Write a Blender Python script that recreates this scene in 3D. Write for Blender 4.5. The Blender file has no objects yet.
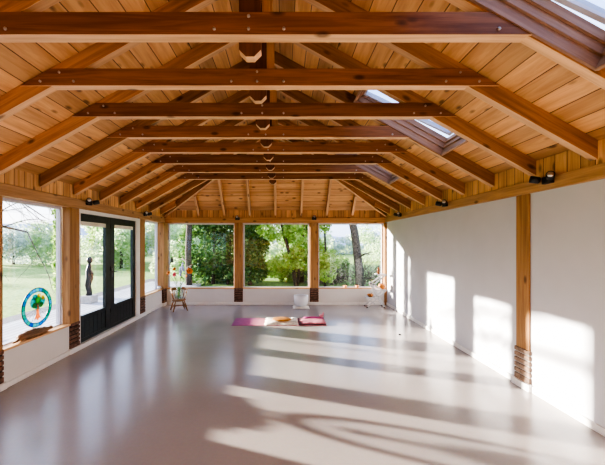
import bpy, bmesh, math, random
import numpy as np
from mathutils import Vector, Matrix
random.seed(7); RNG = np.random.default_rng(7)
PI = math.pi
C = bpy.context.scene.collection

# ------------------------------------------------------------------ dimensions
W = 2.8635          # half width of the room
D = 8.2             # back wall
YF = -1.6           # front wall, behind the camera
FX, VPX, VPY, CX, H = 318.0, 283.2, 242.7, 0.1965, 1.6
TP = 0.56           # side pitch
TB = 1.08           # hip-end pitch
UF = 2.30           # underside of rafters at the wall
RD = 0.16           # rafter depth (vertical)
S = 0.655           # truss spacing
Y0 = 2.016          # first visible tie beam
SUN = Vector((1, -0.36, -0.176)).normalized()

# ------------------------------------------------------------------ node helpers
def newmat(name):
    m = bpy.data.materials.new(name); m.use_nodes = True
    nt = m.node_tree; nt.nodes.clear()
    out = nt.nodes.new('ShaderNodeOutputMaterial')
    return m, nt, out
def N(nt, t, **k):
    n = nt.nodes.new(t)
    for a, v in k.items(): setattr(n, a, v)
    return n
def L(nt, a, b): nt.links.new(a, b)
def math_(nt, op, a, b=None, c=None):
    n = N(nt, 'ShaderNodeMath', operation=op)
    for i, v in enumerate((a, b, c)):
        if v is None: continue
        if hasattr(v, 'links'): L(nt, v, n.inputs[i])
        else: n.inputs[i].default_value = v
    return n.outputs[0]
def mixc(nt, fac, a, b, bt='MIX'):
    n = N(nt, 'ShaderNodeMix', data_type='RGBA', blend_type=bt)
    if hasattr(fac, 'links'): L(nt, fac, n.inputs[0])
    else: n.inputs[0].default_value = fac
    for i, v in ((6, a), (7, b)):
        if hasattr(v, 'links'): L(nt, v, n.inputs[i])
        else: n.inputs[i].default_value = (*v[:3], 1)
    return n.outputs[2]
def ramp(nt, src, stops):
    n = N(nt, 'ShaderNodeValToRGB')
    e = n.color_ramp.elements
    while len(e) < len(stops): e.new(0.5)
    for i, (p, c) in enumerate(stops):
        e[i].position = p; e[i].color = (*c, 1)
    L(nt, src, n.inputs[0]); return n.outputs[0]

def plain(name, col, rough=0.6, metal=0, var=0.06, scale=12, bump=0.0, spec=0.5, coat=0):
    m, nt, out = newmat(name)
    b = N(nt, 'ShaderNodeBsdfPrincipled')
    tc = N(nt, 'ShaderNodeTexCoord')
    no = N(nt, 'ShaderNodeTexNoise'); no.inputs['Scale'].default_value = scale; no.inputs['Detail'].default_value = 4
    L(nt, tc.outputs['Object'], no.inputs['Vector'])
    c1 = tuple(max(0, c*(1-var*2)) for c in col); c2 = tuple(min(1, c*(1+var)) for c in col)
    L(nt, ramp(nt, no.outputs[0], [(0.3, c1), (0.7, c2)]), b.inputs['Base Color'])
    b.inputs['Roughness'].default_value = rough; b.inputs['Metallic'].default_value = metal
    b.inputs['Specular IOR Level'].default_value = spec
    b.inputs['Coat Weight'].default_value = coat
    if bump:
        bp = N(nt, 'ShaderNodeBump'); bp.inputs['Strength'].default_value = bump; bp.inputs['Distance'].default_value = 0.01
        L(nt, no.outputs[0], bp.inputs['Height']); L(nt, bp.outputs[0], b.inputs['Normal'])
    L(nt, b.outputs[0], out.inputs[0]); return m

def wood(name, light, dark, axis='x', board=None, bw=0.17, rough=0.5, knots=True, jitter=0.25, spec=0.3, grain=22.0, kn=0.75, seamw=0.007):
    """grain along axis; board = axis across which boards are laid"""
    m, nt, out = newmat(name)
    b = N(nt, 'ShaderNodeBsdfPrincipled')
    tc = N(nt, 'ShaderNodeTexCoord'); oi = N(nt, 'ShaderNodeObjectInfo')
    sep = N(nt, 'ShaderNodeSeparateXYZ'); L(nt, tc.outputs['Object'], sep.inputs[0])
    ax = {'x': 0, 'y': 1, 'z': 2}
    off = math_(nt, 'MULTIPLY', oi.outputs['Random'], 37.0)
    rnd = oi.outputs['Random']
    if board:
        s = math_(nt, 'DIVIDE', sep.outputs[ax[board]], bw)
        idx = math_(nt, 'FLOOR', s); fr = math_(nt, 'FRACT', s)
        wn = N(nt, 'ShaderNodeTexWhiteNoise', noise_dimensions='1D'); L(nt, idx, wn.inputs['W'])
        rnd = wn.outputs['Value']
        off = math_(nt, 'MULTIPLY', rnd, 53.0)
    comb = N(nt, 'ShaderNodeCombineXYZ')
    for i, a in enumerate('xyz'):
        sc = 1.1 if a == axis else grain
        v = math_(nt, 'MULTIPLY', sep.outputs[i], sc)
        if a == axis: v = math_(nt, 'ADD', v, off)
        else: v = math_(nt, 'ADD', v, math_(nt, 'MULTIPLY', off, 0.7))
        L(nt, v, comb.inputs[i])
    no = N(nt, 'ShaderNodeTexNoise'); no.inputs['Scale'].default_value = 1.0; no.inputs['Detail'].default_value = 6
    no.inputs['Roughness'].default_value = 0.65; no.inputs['Distortion'].default_value = 0.6
    L(nt, comb.outputs[0], no.inputs['Vector'])
    mid = tuple((l+d)/2 for l, d in zip(light, dark))
    col = ramp(nt, no.outputs[0], [(0.28, dark), (0.46, mid), (0.62, light)])
    tone = math_(nt, 'MULTIPLY_ADD', rnd, jitter*2, 1-jitter)
    g = N(nt, 'ShaderNodeCombineColor')
    for i in range(3): L(nt, tone, g.inputs[i])
    col = mixc(nt, 1.0, col, g.outputs[0], 'MULTIPLY')
    if knots:
        cb = N(nt, 'ShaderNodeCombineXYZ')
        for i, a in enumerate('xyz'):
            v = math_(nt, 'MULTIPLY', sep.outputs[i], 3.2 if a == axis else 7.0)
            L(nt, math_(nt, 'ADD', v, off), cb.inputs[i])
        vo = N(nt, 'ShaderNodeTexVoronoi'); vo.inputs['Scale'].default_value = 1.0
        L(nt, cb.outputs[0], vo.inputs['Vector'])
        k = ramp(nt, vo.outputs['Distance'], [(0.09, (1, 1, 1)), (0.20, (0, 0, 0))])
        col = mixc(nt, math_(nt, 'MULTIPLY', k, kn), col, tuple(c*0.28 for c in dark))
    if board:
        seam = math_(nt, 'LESS_THAN', fr, seamw/bw)
        col = mixc(nt, math_(nt, 'MULTIPLY', seam, 0.85), col, (0.03, 0.015, 0.006))
    L(nt, col, b.inputs['Base Color'])
    b.inputs['Roughness'].default_value = rough; b.inputs['Specular IOR Level'].default_value = spec
    bp = N(nt, 'ShaderNodeBump'); bp.inputs['Strength'].default_value = 0.15; bp.inputs['Distance'].default_value = 0.01
    L(nt, no.outputs[0], bp.inputs['Height']); L(nt, bp.outputs[0], b.inputs['Normal'])
    L(nt, b.outputs[0], out.inputs[0]); return m

def glassmat(name, tint=(1, 1, 1), refl=1.0, haze=0.0):
    m, nt, out = newmat(name)
    t = N(nt, 'ShaderNodeBsdfTransparent'); t.inputs[0].default_value = (*tint, 1)
    g = N(nt, 'ShaderNodeBsdfGlossy'); g.inputs['Roughness'].default_value = 0.02
    lw = N(nt, 'ShaderNodeFresnel'); lw.inputs[0].default_value = 1.45
    mx = N(nt, 'ShaderNodeMixShader')
    ge = N(nt, 'ShaderNodeNewGeometry')
    front = math_(nt, 'SUBTRACT', 1.0, ge.outputs['Backfacing'])
    L(nt, math_(nt, 'MULTIPLY', math_(nt, 'MULTIPLY', lw.outputs[0], refl), front), mx.inputs[0])
    L(nt, t.outputs[0], mx.inputs[1]); L(nt, g.outputs[0], mx.inputs[2])
    L(nt, mx.outputs[0], out.inputs[0]); return m

def leafmat(name, cols, transl=0.5, glow=0.0):
    m, nt, out = newmat(name)
    ge = N(nt, 'ShaderNodeNewGeometry')
    n = len(cols)
    c = ramp(nt, ge.outputs['Random Per Island'], [(i/(n-1) if n > 1 else 0, cc) for i, cc in enumerate(cols)])
    d = N(nt, 'ShaderNodeBsdfDiffuse'); t = N(nt, 'ShaderNodeBsdfTranslucent')
    L(nt, c, d.inputs[0]); L(nt, c, t.inputs[0])
    mx = N(nt, 'ShaderNodeMixShader'); mx.inputs[0].default_value = transl
    L(nt, d.outputs[0], mx.inputs[1]); L(nt, t.outputs[0], mx.inputs[2])
    L(nt, mx.outputs[0], out.inputs[0]); return m

# ------------------------------------------------------------------ materials
M = {}
DL, DD = (0.64, 0.365, 0.165), (0.42, 0.205, 0.08)
M['deck_y'] = wood('ceiling_boards', DL, DD, 'y', 'x', 0.175, grain=13.0, kn=0.9, seamw=0.008)
M['deck_x'] = wood('hip_end_boards', DL, DD, 'x', 'y', 0.175, grain=13.0, kn=0.9)
M['vboard_x'] = wood('upright_boards_back', (0.62, 0.34, 0.15), (0.38, 0.18, 0.065), 'z', 'x', 0.135)
M['vboard_y'] = wood('upright_boards_side', (0.70, 0.42, 0.20), (0.45, 0.23, 0.09), 'z', 'y', 0.135)
RL, RDK = (0.27, 0.115, 0.045), (0.12, 0.044, 0.017)
M['beam_x'] = wood('brown_beam', RL, RDK, 'x', jitter=0.38)
M['rafter'] = wood('brown_rafter', (0.46, 0.235, 0.098), (0.23, 0.10, 0.038), 'x', jitter=0.25)
M['under'] = wood('bounce_lit_underside', (0.66, 0.42, 0.23), (0.46, 0.26, 0.13), 'x', jitter=0.12)  # floor bounce light put into the colour of downward timber faces
M['beam_z'] = wood('dark_king_post', (0.15, 0.06, 0.025), (0.08, 0.03, 0.012), 'z', jitter=0.1)
M['batten'] = wood('pale_batten', (0.72, 0.42, 0.18), (0.55, 0.30, 0.12), 'z', jitter=0.1)
M['post'] = wood('oak_post', (0.44, 0.24, 0.10), (0.23, 0.115, 0.045), 'z', jitter=0.1)
M['plate_y'] = wood('plate_timber_side', (0.50, 0.30, 0.15), (0.28, 0.15, 0.065), 'y', jitter=0.08)
M['plate_x'] = wood('plate_timber_back', (0.55, 0.30, 0.13), (0.34, 0.16, 0.06), 'x', jitter=0.05)
M['sill_y'] = wood('sill_side', (0.72, 0.46, 0.24), (0.50, 0.28, 0.12), 'y', jitter=0.05, rough=0.35)
M['sill_x'] = wood('sill_back', (0.72, 0.44, 0.22), (0.50, 0.28, 0.12), 'x', jitter=0.05, rough=0.35)
M['skyl'] = wood('skylight_lining_wood', (0.36, 0.22, 0.15), (0.22, 0.12, 0.08), 'x', jitter=0.1, knots=False)
M['skyl_y'] = wood('skylight_trimmer_wood', (0.40, 0.24, 0.15), (0.24, 0.13, 0.08), 'y', jitter=0.1, knots=False)
M['chair'] = wood('chair_wood', (0.33, 0.17, 0.07), (0.18, 0.085, 0.03), 'z', jitter=0.05, knots=False)
M['drift'] = wood('driftwood', (0.34, 0.20, 0.11), (0.10, 0.055, 0.03), 'y', jitter=0.05, knots=False)
M['deckout'] = wood('terrace_planks', (0.50, 0.50, 0.54), (0.34, 0.34, 0.38), 'y', 'x', 0.15, seamw=0.02, rough=0.6, knots=False, jitter=0.1)
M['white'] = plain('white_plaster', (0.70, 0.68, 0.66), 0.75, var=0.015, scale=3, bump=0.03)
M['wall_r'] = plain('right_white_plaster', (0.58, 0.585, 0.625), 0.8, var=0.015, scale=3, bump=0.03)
M['trim'] = plain('white_trim_paint', (0.78, 0.77, 0.76), 0.4, var=0.02)
M['frame'] = plain('grey_window_frame', (0.52, 0.50, 0.56), 0.4, var=0.02)
M['black'] = plain('black_lamp_metal', (0.012, 0.012, 0.014), 0.45, var=0.1)
M['doorp'] = plain('dark_green_black_door_paint', (0.016, 0.024, 0.026), 0.35, var=0.25, scale=20)
M['steel'] = plain('brushed_steel', (0.6, 0.6, 0.6), 0.3, 1, var=0.02)
M['bolt'] = plain('zinc_bolt', (0.45, 0.40, 0.35), 0.35, 0.8, var=0.02)
M['blind'] = plain('cream_blind', (0.72, 0.68, 0.60), 0.8, var=0.05)
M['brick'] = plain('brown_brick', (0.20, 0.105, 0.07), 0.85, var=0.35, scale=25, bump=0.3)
M['brick_r'] = plain('light_brown_brick', (0.30, 0.20, 0.14), 0.85, var=0.3, scale=25, bump=0.3)  # paler greyish brown brick of the right wall post
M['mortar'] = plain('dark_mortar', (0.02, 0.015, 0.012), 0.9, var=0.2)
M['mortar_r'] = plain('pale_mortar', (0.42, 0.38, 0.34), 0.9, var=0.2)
M['glass'] = glassmat('window_glass', (0.98, 0.99, 1.0), 0.9)
M['skyglass'] = glassmat('skylight_glass', (0.85, 0.90, 1.0), 1.0)
M['vase'] = glassmat('vase_glass', (0.90, 0.97, 0.94), 2.2)
M['matp'] = None
M['ivory'] = plain('ivory_fleece', (0.82, 0.78, 0.68), 0.9, var=0.12, scale=30, bump=0.6)
M['gold'] = plain('golden_brown_velvet', (0.44, 0.19, 0.03), 0.7, var=0.2, scale=10)
M['pink'] = plain('pink_blanket_wool', (0.60, 0.22, 0.28), 0.9, var=0.15, scale=20, bump=0.4)
M['maroon'] = plain('dark_maroon_cloth', (0.14, 0.045, 0.06), 0.9, var=0.2)
M['magenta'] = plain('magenta_cloth', (0.45, 0.06, 0.22), 0.9, var=0.2)
M['frost'] = plain('frosted_white_crystal', (0.74, 0.77, 0.82), 0.35, var=0.01, coat=0.3)
M['cush'] = plain('white_cotton', (0.78, 0.76, 0.72), 0.9, var=0.03)
M['wpaint'] = plain('white_stand_paint', (0.56, 0.56, 0.58), 0.4, var=0.02)
M['orange'] = plain('orange_glaze', (0.55, 0.19, 0.03), 0.35, var=0.1)
M['copper'] = plain('copper_bronze', (0.42, 0.18, 0.06), 0.3, 0.7, var=0.15)
M['amber'] = plain('brown_bottle', (0.17, 0.06, 0.02), 0.15, var=0.1)
M['tea'] = plain('orange_tealight_glass', (0.85, 0.38, 0.16), 0.3, var=0.1)
M['stem'] = plain('green_stem', (0.10, 0.26, 0.05), 0.6)
M['fl_or'] = plain('orange_petal', (0.85, 0.28, 0.03), 0.6, var=0.15)
M['fl_pk'] = plain('pink_petal', (0.95, 0.22, 0.36), 0.6, var=0.15)
M['fl_bl'] = plain('lavender_petal', (0.42, 0.45, 0.85), 0.6, var=0.15)
M['fl_yc'] = plain('flower_heart', (0.30, 0.12, 0.02), 0.8)
M['bark'] = plain('dark_bark', (0.085, 0.065, 0.055), 0.95, var=0.35, scale=18, bump=0.6)
M['bark_l'] = plain('grey_bark', (0.13, 0.10, 0.085), 0.95, var=0.35, scale=18, bump=0.6)
M['twig'] = plain('dry_twigs', (0.20, 0.14, 0.11), 0.95, var=0.4, scale=6)
M['bronze'] = plain('dark_bronze_statue', (0.02, 0.02, 0.024), 0.4, 0.3, var=0.2)
M['stone'] = plain('pale_stone', (0.42, 0.40, 0.38), 0.8, var=0.12, bump=0.2)
M['lf_dark'] = leafmat('dark_glossy_leaves', [(0.06, 0.13, 0.035), (0.13, 0.24, 0.06), (0.10, 0.20, 0.10), (0.30, 0.42, 0.16)], 0.45)
M['lf_lime'] = leafmat('lime_leaves', [(0.24, 0.38, 0.06), (0.42, 0.58, 0.13), (0.30, 0.45, 0.12), (0.72, 0.80, 0.36)], 0.6)
M['lf_mid'] = leafmat('mid_green_leaves', [(0.14, 0.28, 0.07), (0.25, 0.42, 0.10), (0.33, 0.48, 0.16), (0.5, 0.6, 0.3)], 0.55)
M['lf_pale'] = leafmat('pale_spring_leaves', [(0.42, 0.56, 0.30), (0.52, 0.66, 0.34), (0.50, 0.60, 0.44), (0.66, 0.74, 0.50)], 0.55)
M['lf_haze'] = leafmat('hazy_far_leaves', [(0.50, 0.60, 0.52), (0.58, 0.67, 0.58), (0.56, 0.62, 0.64), (0.66, 0.72, 0.62)], 0.4)  # distance haze mixed into the leaf colour

def floor_mat():
    m, nt, out = newmat('poured_beige_floor')
    b = N(nt, 'ShaderNodeBsdfPrincipled'); tc = N(nt, 'ShaderNodeTexCoord')
    n1 = N(nt, 'ShaderNodeTexNoise'); n1.inputs['Scale'].default_value = 0.7; n1.inputs['Detail'].default_value = 5
    n2 = N(nt, 'ShaderNodeTexNoise'); n2.inputs['Scale'].default_value = 40; n2.inputs['Detail'].default_value = 3
    for n in (n1, n2): L(nt, tc.outputs['Object'], n.inputs['Vector'])
    c = ramp(nt, n1.outputs[0], [(0.3, (0.305, 0.278, 0.275)), (0.7, (0.37, 0.335, 0.325))])
    c = mixc(nt, 0.08, c, n2.outputs['Color'], 'OVERLAY')
    L(nt, c, b.inputs['Base Color'])
    L(nt, ramp(nt, n1.outputs[0], [(0.2, (0.17,)*3), (0.8, (0.24,)*3)]), b.inputs['Roughness'])
    b.inputs['Specular IOR Level'].default_value = 0.6
    bp = N(nt, 'ShaderNodeBump'); bp.inputs['Strength'].default_value = 0.02; bp.inputs['Distance'].default_value = 0.02
    L(nt, n1.outputs[0], bp.inputs['Height']); L(nt, bp.outputs[0], b.inputs['Normal'])
    L(nt, b.outputs[0], out.inputs[0]); return m
M['floor'] = floor_mat()
def grass_mat():
    m, nt, out = newmat('sunlit_lawn')
    b = N(nt, 'ShaderNodeBsdfPrincipled'); tc = N(nt, 'ShaderNodeTexCoord')
    n1 = N(nt, 'ShaderNodeTexNoise'); n1.inputs['Scale'].default_value = 0.35; n1.inputs['Detail'].default_value = 8
    n2 = N(nt, 'ShaderNodeTexNoise'); n2.inputs['Scale'].default_value = 9; n2.inputs['Detail'].default_value = 6
    for n in (n1, n2): L(nt, tc.outputs['Object'], n.inputs['Vector'])
    c = ramp(nt, n1.outputs[0], [(0.35, (0.15, 0.25, 0.06)), (0.65, (0.34, 0.44, 0.15))])
    c = mixc(nt, 0.5, c, ramp(nt, n2.outputs[0], [(0.35, (0.09, 0.17, 0.035)), (0.65, (0.46, 0.55, 0.22))]))
    L(nt, c, b.inputs['Base Color']); b.inputs['Roughness'].default_value = 0.9
    b.inputs['Specular IOR Level'].default_value = 0.1
    L(nt, b.outputs[0], out.inputs[0]); return m
M['grass'] = grass_mat()
M['gravel'] = plain('dark_gravel', (0.11, 0.11, 0.14), 0.95, var=0.4, scale=40, bump=0.5)
def mat_yoga():
    m, nt, out = newmat('purple_to_pink_mat')
    b = N(nt, 'ShaderNodeBsdfPrincipled'); tc = N(nt, 'ShaderNodeTexCoord')
    sep = N(nt, 'ShaderNodeSeparateXYZ'); L(nt, tc.outputs['Object'], sep.inputs[0])
    n1 = N(nt, 'ShaderNodeTexNoise'); n1.inputs['Scale'].default_value = 9; n1.inputs['Detail'].default_value = 5
    L(nt, tc.outputs['Object'], n1.inputs['Vector'])
    t = math_(nt, 'ADD', math_(nt, 'MULTIPLY_ADD', sep.outputs[0], 0.9, 0.95), math_(nt, 'MULTIPLY', n1.outputs[0], 0.45))
    L(nt, ramp(nt, t, [(0.35, (0.30, 0.07, 0.22)), (0.62, (0.42, 0.10, 0.25)), (0.85, (0.62, 0.24, 0.28))]), b.inputs['Base Color'])
    b.inputs['Roughness'].default_value = 0.75
    L(nt, b.outputs[0], out.inputs[0]); return m
M['matp'] = mat_yoga()
def ring_mat():
    m, nt, out = newmat('blue_green_stained_glass_ring')
    b = N(nt, 'ShaderNodeBsdfPrincipled'); tc = N(nt, 'ShaderNodeTexCoord')
    sep = N(nt, 'ShaderNodeSeparateXYZ'); L(nt, tc.outputs['Object'], sep.inputs[0])
    a = math_(nt, 'ARCTAN2', sep.outputs[2], sep.outputs[1])
    s = math_(nt, 'MULTIPLY', a, 26/(2*PI)); idx = math_(nt, 'FLOOR', s); fr = math_(nt, 'FRACT', s)
    wn = N(nt, 'ShaderNodeTexWhiteNoise', noise_dimensions='1D'); L(nt, idx, wn.inputs['W'])
    c = ramp(nt, wn.outputs['Value'], [(0, (0.0, 0.28, 0.22)), (0.25, (0.02, 0.45, 0.36)), (0.45, (0.01, 0.10, 0.50)), (0.6, (0.05, 0.40, 0.60)), (0.8, (0.0, 0.33, 0.30)), (1, (0.20, 0.60, 0.65))])
    c = mixc(nt, math_(nt, 'MULTIPLY', math_(nt, 'LESS_THAN', fr, 0.09), 0.8), c, (0.01, 0.02, 0.03))
    L(nt, c, b.inputs['Base Color']); b.inputs['Roughness'].default_value = 0.15
    t = N(nt, 'ShaderNodeBsdfTranslucent'); L(nt, c, t.inputs[0])
    mx = N(nt, 'ShaderNodeMixShader'); mx.inputs[0].default_value = 0.5
    L(nt, b.outputs[0], mx.inputs[1]); L(nt, t.outputs[0], mx.inputs[2])
    L(nt, mx.outputs[0], out.inputs[0]); return m
M['ring'] = ring_mat()
def sgl(name, col):
    m, nt, out = newmat(name)
    b = N(nt, 'ShaderNodeBsdfPrincipled'); b.inputs['Roughness'].default_value = 0.15
    tc = N(nt, 'ShaderNodeTexCoord'); no = N(nt, 'ShaderNodeTexNoise'); no.inputs['Scale'].default_value = 30
    L(nt, tc.outputs['Object'], no.inputs['Vector'])
    c = ramp(nt, no.outputs[0], [(0.3, tuple(x*0.7 for x in col)), (0.7, col)])
    L(nt, c, b.inputs['Base Color'])
    t = N(nt, 'ShaderNodeBsdfTranslucent'); L(nt, c, t.inputs[0])
    mx = N(nt, 'ShaderNodeMixShader'); mx.inputs[0].default_value = 0.5
    L(nt, b.outputs[0], mx.inputs[1]); L(nt, t.outputs[0], mx.inputs[2]); L(nt, mx.outputs[0], out.inputs[0]); return m
M['sg_green'] = sgl('green_stained_glass', (0.10, 0.45, 0.12))
M['sg_teal'] = sgl('teal_stained_glass', (0.02, 0.42, 0.45))
M['sg_yel'] = sgl('yellow_stained_glass', (0.75, 0.65, 0.10))
M['sg_or'] = sgl('orange_stained_glass', (0.80, 0.38, 0.16))
M['lead'] = plain('dark_lead', (0.05, 0.05, 0.055), 0.5, 0.5)
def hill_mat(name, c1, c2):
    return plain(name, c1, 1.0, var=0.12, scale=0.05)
M['hill'] = hill_mat('blue_hazy_hill', (0.42, 0.47, 0.60), 0)  # haze of distance is painted into the hill colour
M['field'] = plain('pale_far_field', (0.52, 0.62, 0.36), 1.0, var=0.15, scale=0.08)

# ------------------------------------------------------------------ mesh helpers
class MB:
    def __init__(s): s.v = []; s.f = []; s.sm = []
    def add(s, vs, fs, smooth=False):
        o = len(s.v); s.v += [tuple(v) for v in vs]; s.f += [tuple(i+o for i in f) for f in fs]; s.sm += [smooth]*len(fs); return s
    def box(s, x0, x1, y0, y1, z0, z1):
        return s.add([(x0,y0,z0),(x1,y0,z0),(x1,y1,z0),(x0,y1,z0),(x0,y0,z1),(x1,y0,z1),(x1,y1,z1),(x0,y1,z1)],
              [(0,3,2,1),(4,5,6,7),(0,1,5,4),(1,2,6,5),(2,3,7,6),(3,0,4,7)])
    def prism(s, pts, axis, a, b):
        """pts 2D polygon in the plane normal to axis, extruded a..b"""
        n = len(pts)
        def P(p, t):
            return {'x': (t, p[0], p[1]), 'y': (p[0], t, p[1]), 'z': (p[0], p[1], t)}[axis]
        vs = [P(p, a) for p in pts] + [P(p, b) for p in pts]
        fs = [tuple(range(n))[::-1], tuple(range(n, 2*n))] + [(i, (i+1) % n, n+(i+1) % n, n+i) for i in range(n)]
        return s.add(vs, fs)
    def tube(s, pts, rs, n=8, caps=True, smooth=True):
        pts = [Vector(p) for p in pts]
        if not hasattr(rs, '__len__'): rs = [rs]*len(pts)
        vs = []; up = None
        for i, p in enumerate(pts):
            t = (pts[min(i+1, len(pts)-1)] - pts[max(i-1, 0)]).normalized()
            if up is None:
                up = Vector((0, 0, 1)) if abs(t.z) < 0.9 else Vector((1, 0, 0))
            a = t.cross(up); 
            if a.length < 1e-4: a = t.orthogonal()
            a.normalize(); b = a.cross(t).normalized(); up = b
            for k in range(n):
                an = 2*PI*k/n; vs.append(p + (a*math.cos(an) + b*math.sin(an))*rs[i])
        fs = []
        for i in range(len(pts)-1):
            for k in range(n):
                fs.append((i*n+k, i*n+(k+1) % n, (i+1)*n+(k+1) % n, (i+1)*n+k))
        if caps: fs += [tuple(range(n))[::-1], tuple(range((len(pts)-1)*n, len(pts)*n))]
        return s.add(vs, fs, smooth)
    def lathe(s, prof, c=(0,0,0), n=24, closed=False, sx=1, sy=1):
        vs = []; m = len(prof)
        for k in range(n):
            a = 2*PI*k/n
            for r, z in prof: vs.append((c[0]+r*math.cos(a)*sx, c[1]+r*math.sin(a)*sy, c[2]+z))
        fs = []
        for k in range(n):
            k2 = (k+1) % n
            for i in range(m-1 if not closed else m):
                i2 = (i+1) % m
                fs.append((k*m+i, k2*m+i, k2*m+i2, k*m+i2))
        return s.add(vs, fs, True)
    def blob(s, c, r, rx=1, ry=1, rz=1, n=12, noise=0.0):
        vs = []; fs = []
        m = n//2
        for i in range(m+1):
            th = PI*i/m
            for k in range(n):
                ph = 2*PI*k/n
                q = 1 + (random.uniform(-noise, noise) if 0 < i < m else 0)
                vs.append((c[0]+r*rx*q*math.sin(th)*math.cos(ph), c[1]+r*ry*q*math.sin(th)*math.sin(ph), c[2]+r*rz*q*math.cos(th)))
        for i in range(m):
            for k in range(n): fs.append((i*n+k, (i+1)*n+k, (i+1)*n+(k+1) % n, i*n+(k+1) % n))
        return s.add(vs, fs, True)
    def build(s, name, mat, parent=None, loc=None, bevel=0.0, origin=None, rot=None):
        me = bpy.data.meshes.new(name)
        vs = s.v
        if origin is not None: vs = [tuple(Vector(v)-Vector(origin)) for v in vs]
        me.from_pydata(vs, [], s.f); me.validate(); 
        if len(me.polygons) == len(s.sm): me.polygons.foreach_set('use_smooth', s.sm)
        bm = bmesh.new(); bm.from_mesh(me); bmesh.ops.remove_doubles(bm, verts=bm.verts, dist=1e-6)
        bmesh.ops.recalc_face_normals(bm, faces=bm.faces); bm.to_mesh(me); bm.free()
        me.materials.append(mat)
        o = bpy.data.objects.new(name, me); C.objects.link(o)
        if origin is not None: o.location = origin
        if loc is not None: o.location = loc
        if rot is not None: o.rotation_euler = rot
        if parent is not None: o.parent = parent
        if bevel:
            b = o.modifiers.new('bevel', 'BEVEL'); b.width = bevel; b.segments = 2; b.limit_method = 'ANGLE'
        return o
def empty(name, loc=(0, 0, 0), rz=0):
    o = bpy.data.objects.new(name, None); C.objects.link(o); o.location = loc; o.rotation_euler = (0, 0, rz)
    o.empty_display_size = 0.1
    return o
def tag(o, label=None, cat=None, group=None, kind=None):
    if label: o['label'] = label
    if cat: o['category'] = cat
    if group: o['group'] = group
    if kind: o['kind'] = kind
    return o
def struct(o, label, cat):
    return tag(o, label, cat, kind='structure')
def rel(parent, pts): return [tuple(Vector(p)-parent.location) for p in pts]
def bounce_under(o, th=-0.8):  # paints downward faces paler, standing in for light off the floor
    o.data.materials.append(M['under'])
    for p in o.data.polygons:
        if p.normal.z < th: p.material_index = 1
def beam(mb, p, q, th, dp):
    p, q = Vector(p), Vector(q); d = q-p
    side = Vector((d.y, -d.x, 0)).normalized()*(th/2)
    up = Vector((0, 0, dp))
    vs = [p-side, p+side, p+side+up, p-side+up, q-side, q+side, q+side+up, q-side+up]
    return mb.add(vs, [(0,1,2,3),(7,6,5,4),(0,4,5,1),(1,5,6,2),(2,6,7,3),(3,7,4,0)])

# ------------------------------------------------------------------ shell
ROOF_T = 0.04
struct(MB().box(-W-0.25, W+0.25, YF-0.25, D+0.25, -0.2, 0).build('floor', M['floor']), 'glossy beige grey poured floor of the studio', 'floor')

def U(x): return UF + TP*(W-abs(x))
YAP = D - (U(0)-UF)/TB      # apex of the hip
# ceiling slopes: built in slope coordinates (local x down the slope, local y along the room)
ceil = struct(empty('ceiling', (0, 0, 0)), 'knotty pine board ceiling with two slopes and a hip end', 'ceiling')
ang = math.atan(TP); ca = math.cos(ang)
OV = 0.32
SKX0, SKX1 = 1.12, 2.25           # skylights across the slope (world x)
bays = [(Y0+S*(-1)+0.07, Y0+S*0), (Y0+S*2+0.07, Y0+S*3), (Y0+S*5+0.07, Y0+S*6)]
def slope_mesh(sign):
    mb = MB()
    def sl(x): return abs(x)/ca
    xe = W+OV
    zt = U(0)+RD
    def hipx(y):   # x where the slope meets the hip plane
        return 0 if y <= YAP else W-(D-y)*TB/TP
    def slab(xa, xb, ya, yb):
        mb.box(sl(xa), sl(xb), ya, yb, 0, ROOF_T)
    if sign < 0:
        slab(0, xe, YF-0.3, YAP)
    else:
        ys = [YF-0.3]
        for a, b in bays: ys += [a, b]
        ys.append(YAP)
        for i in range(len(ys)-1):
            if i % 2 == 0: slab(0, xe, ys[i], ys[i+1])
            else: slab(0, SKX0, ys[i], ys[i+1]); slab(SKX1, xe, ys[i], ys[i+1])
    ye = D+OV*TP/TB
    mb.prism([(0, YAP), (sl(xe), YAP), (sl(xe), ye)], 'z', 0, ROOF_T)
    o = mb.build('boarding', M['deck_y'], ceil, loc=(0, 0, zt))
    o.rotation_euler = (0, ang if sign > 0 else PI-ang, 0)
    if sign < 0:   # mirror so local +x runs down the left slope and slab thickness stays outside
        for v in o.data.vertices: v.co.z = -v.co.z
        o.data.flip_normals()
    return o
slope_mesh(1); slope_mesh(-1)
def hip_mesh():
    mb = MB(); angb = math.atan(TB); cb = math.cos(angb)
    xe = W+OV; ye = D+OV*TP/TB; zt = U(0)+RD
    L_ = (ye-YAP)/cb
    mb.prism([(0, 0), (xe, L_), (-xe, L_)], 'z', 0, ROOF_T)
    o = mb.build('boarding', M['deck_x'], ceil, loc=(0, YAP, zt))
    o.rotation_euler = (-angb, 0, 0)
hip_mesh()

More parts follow.
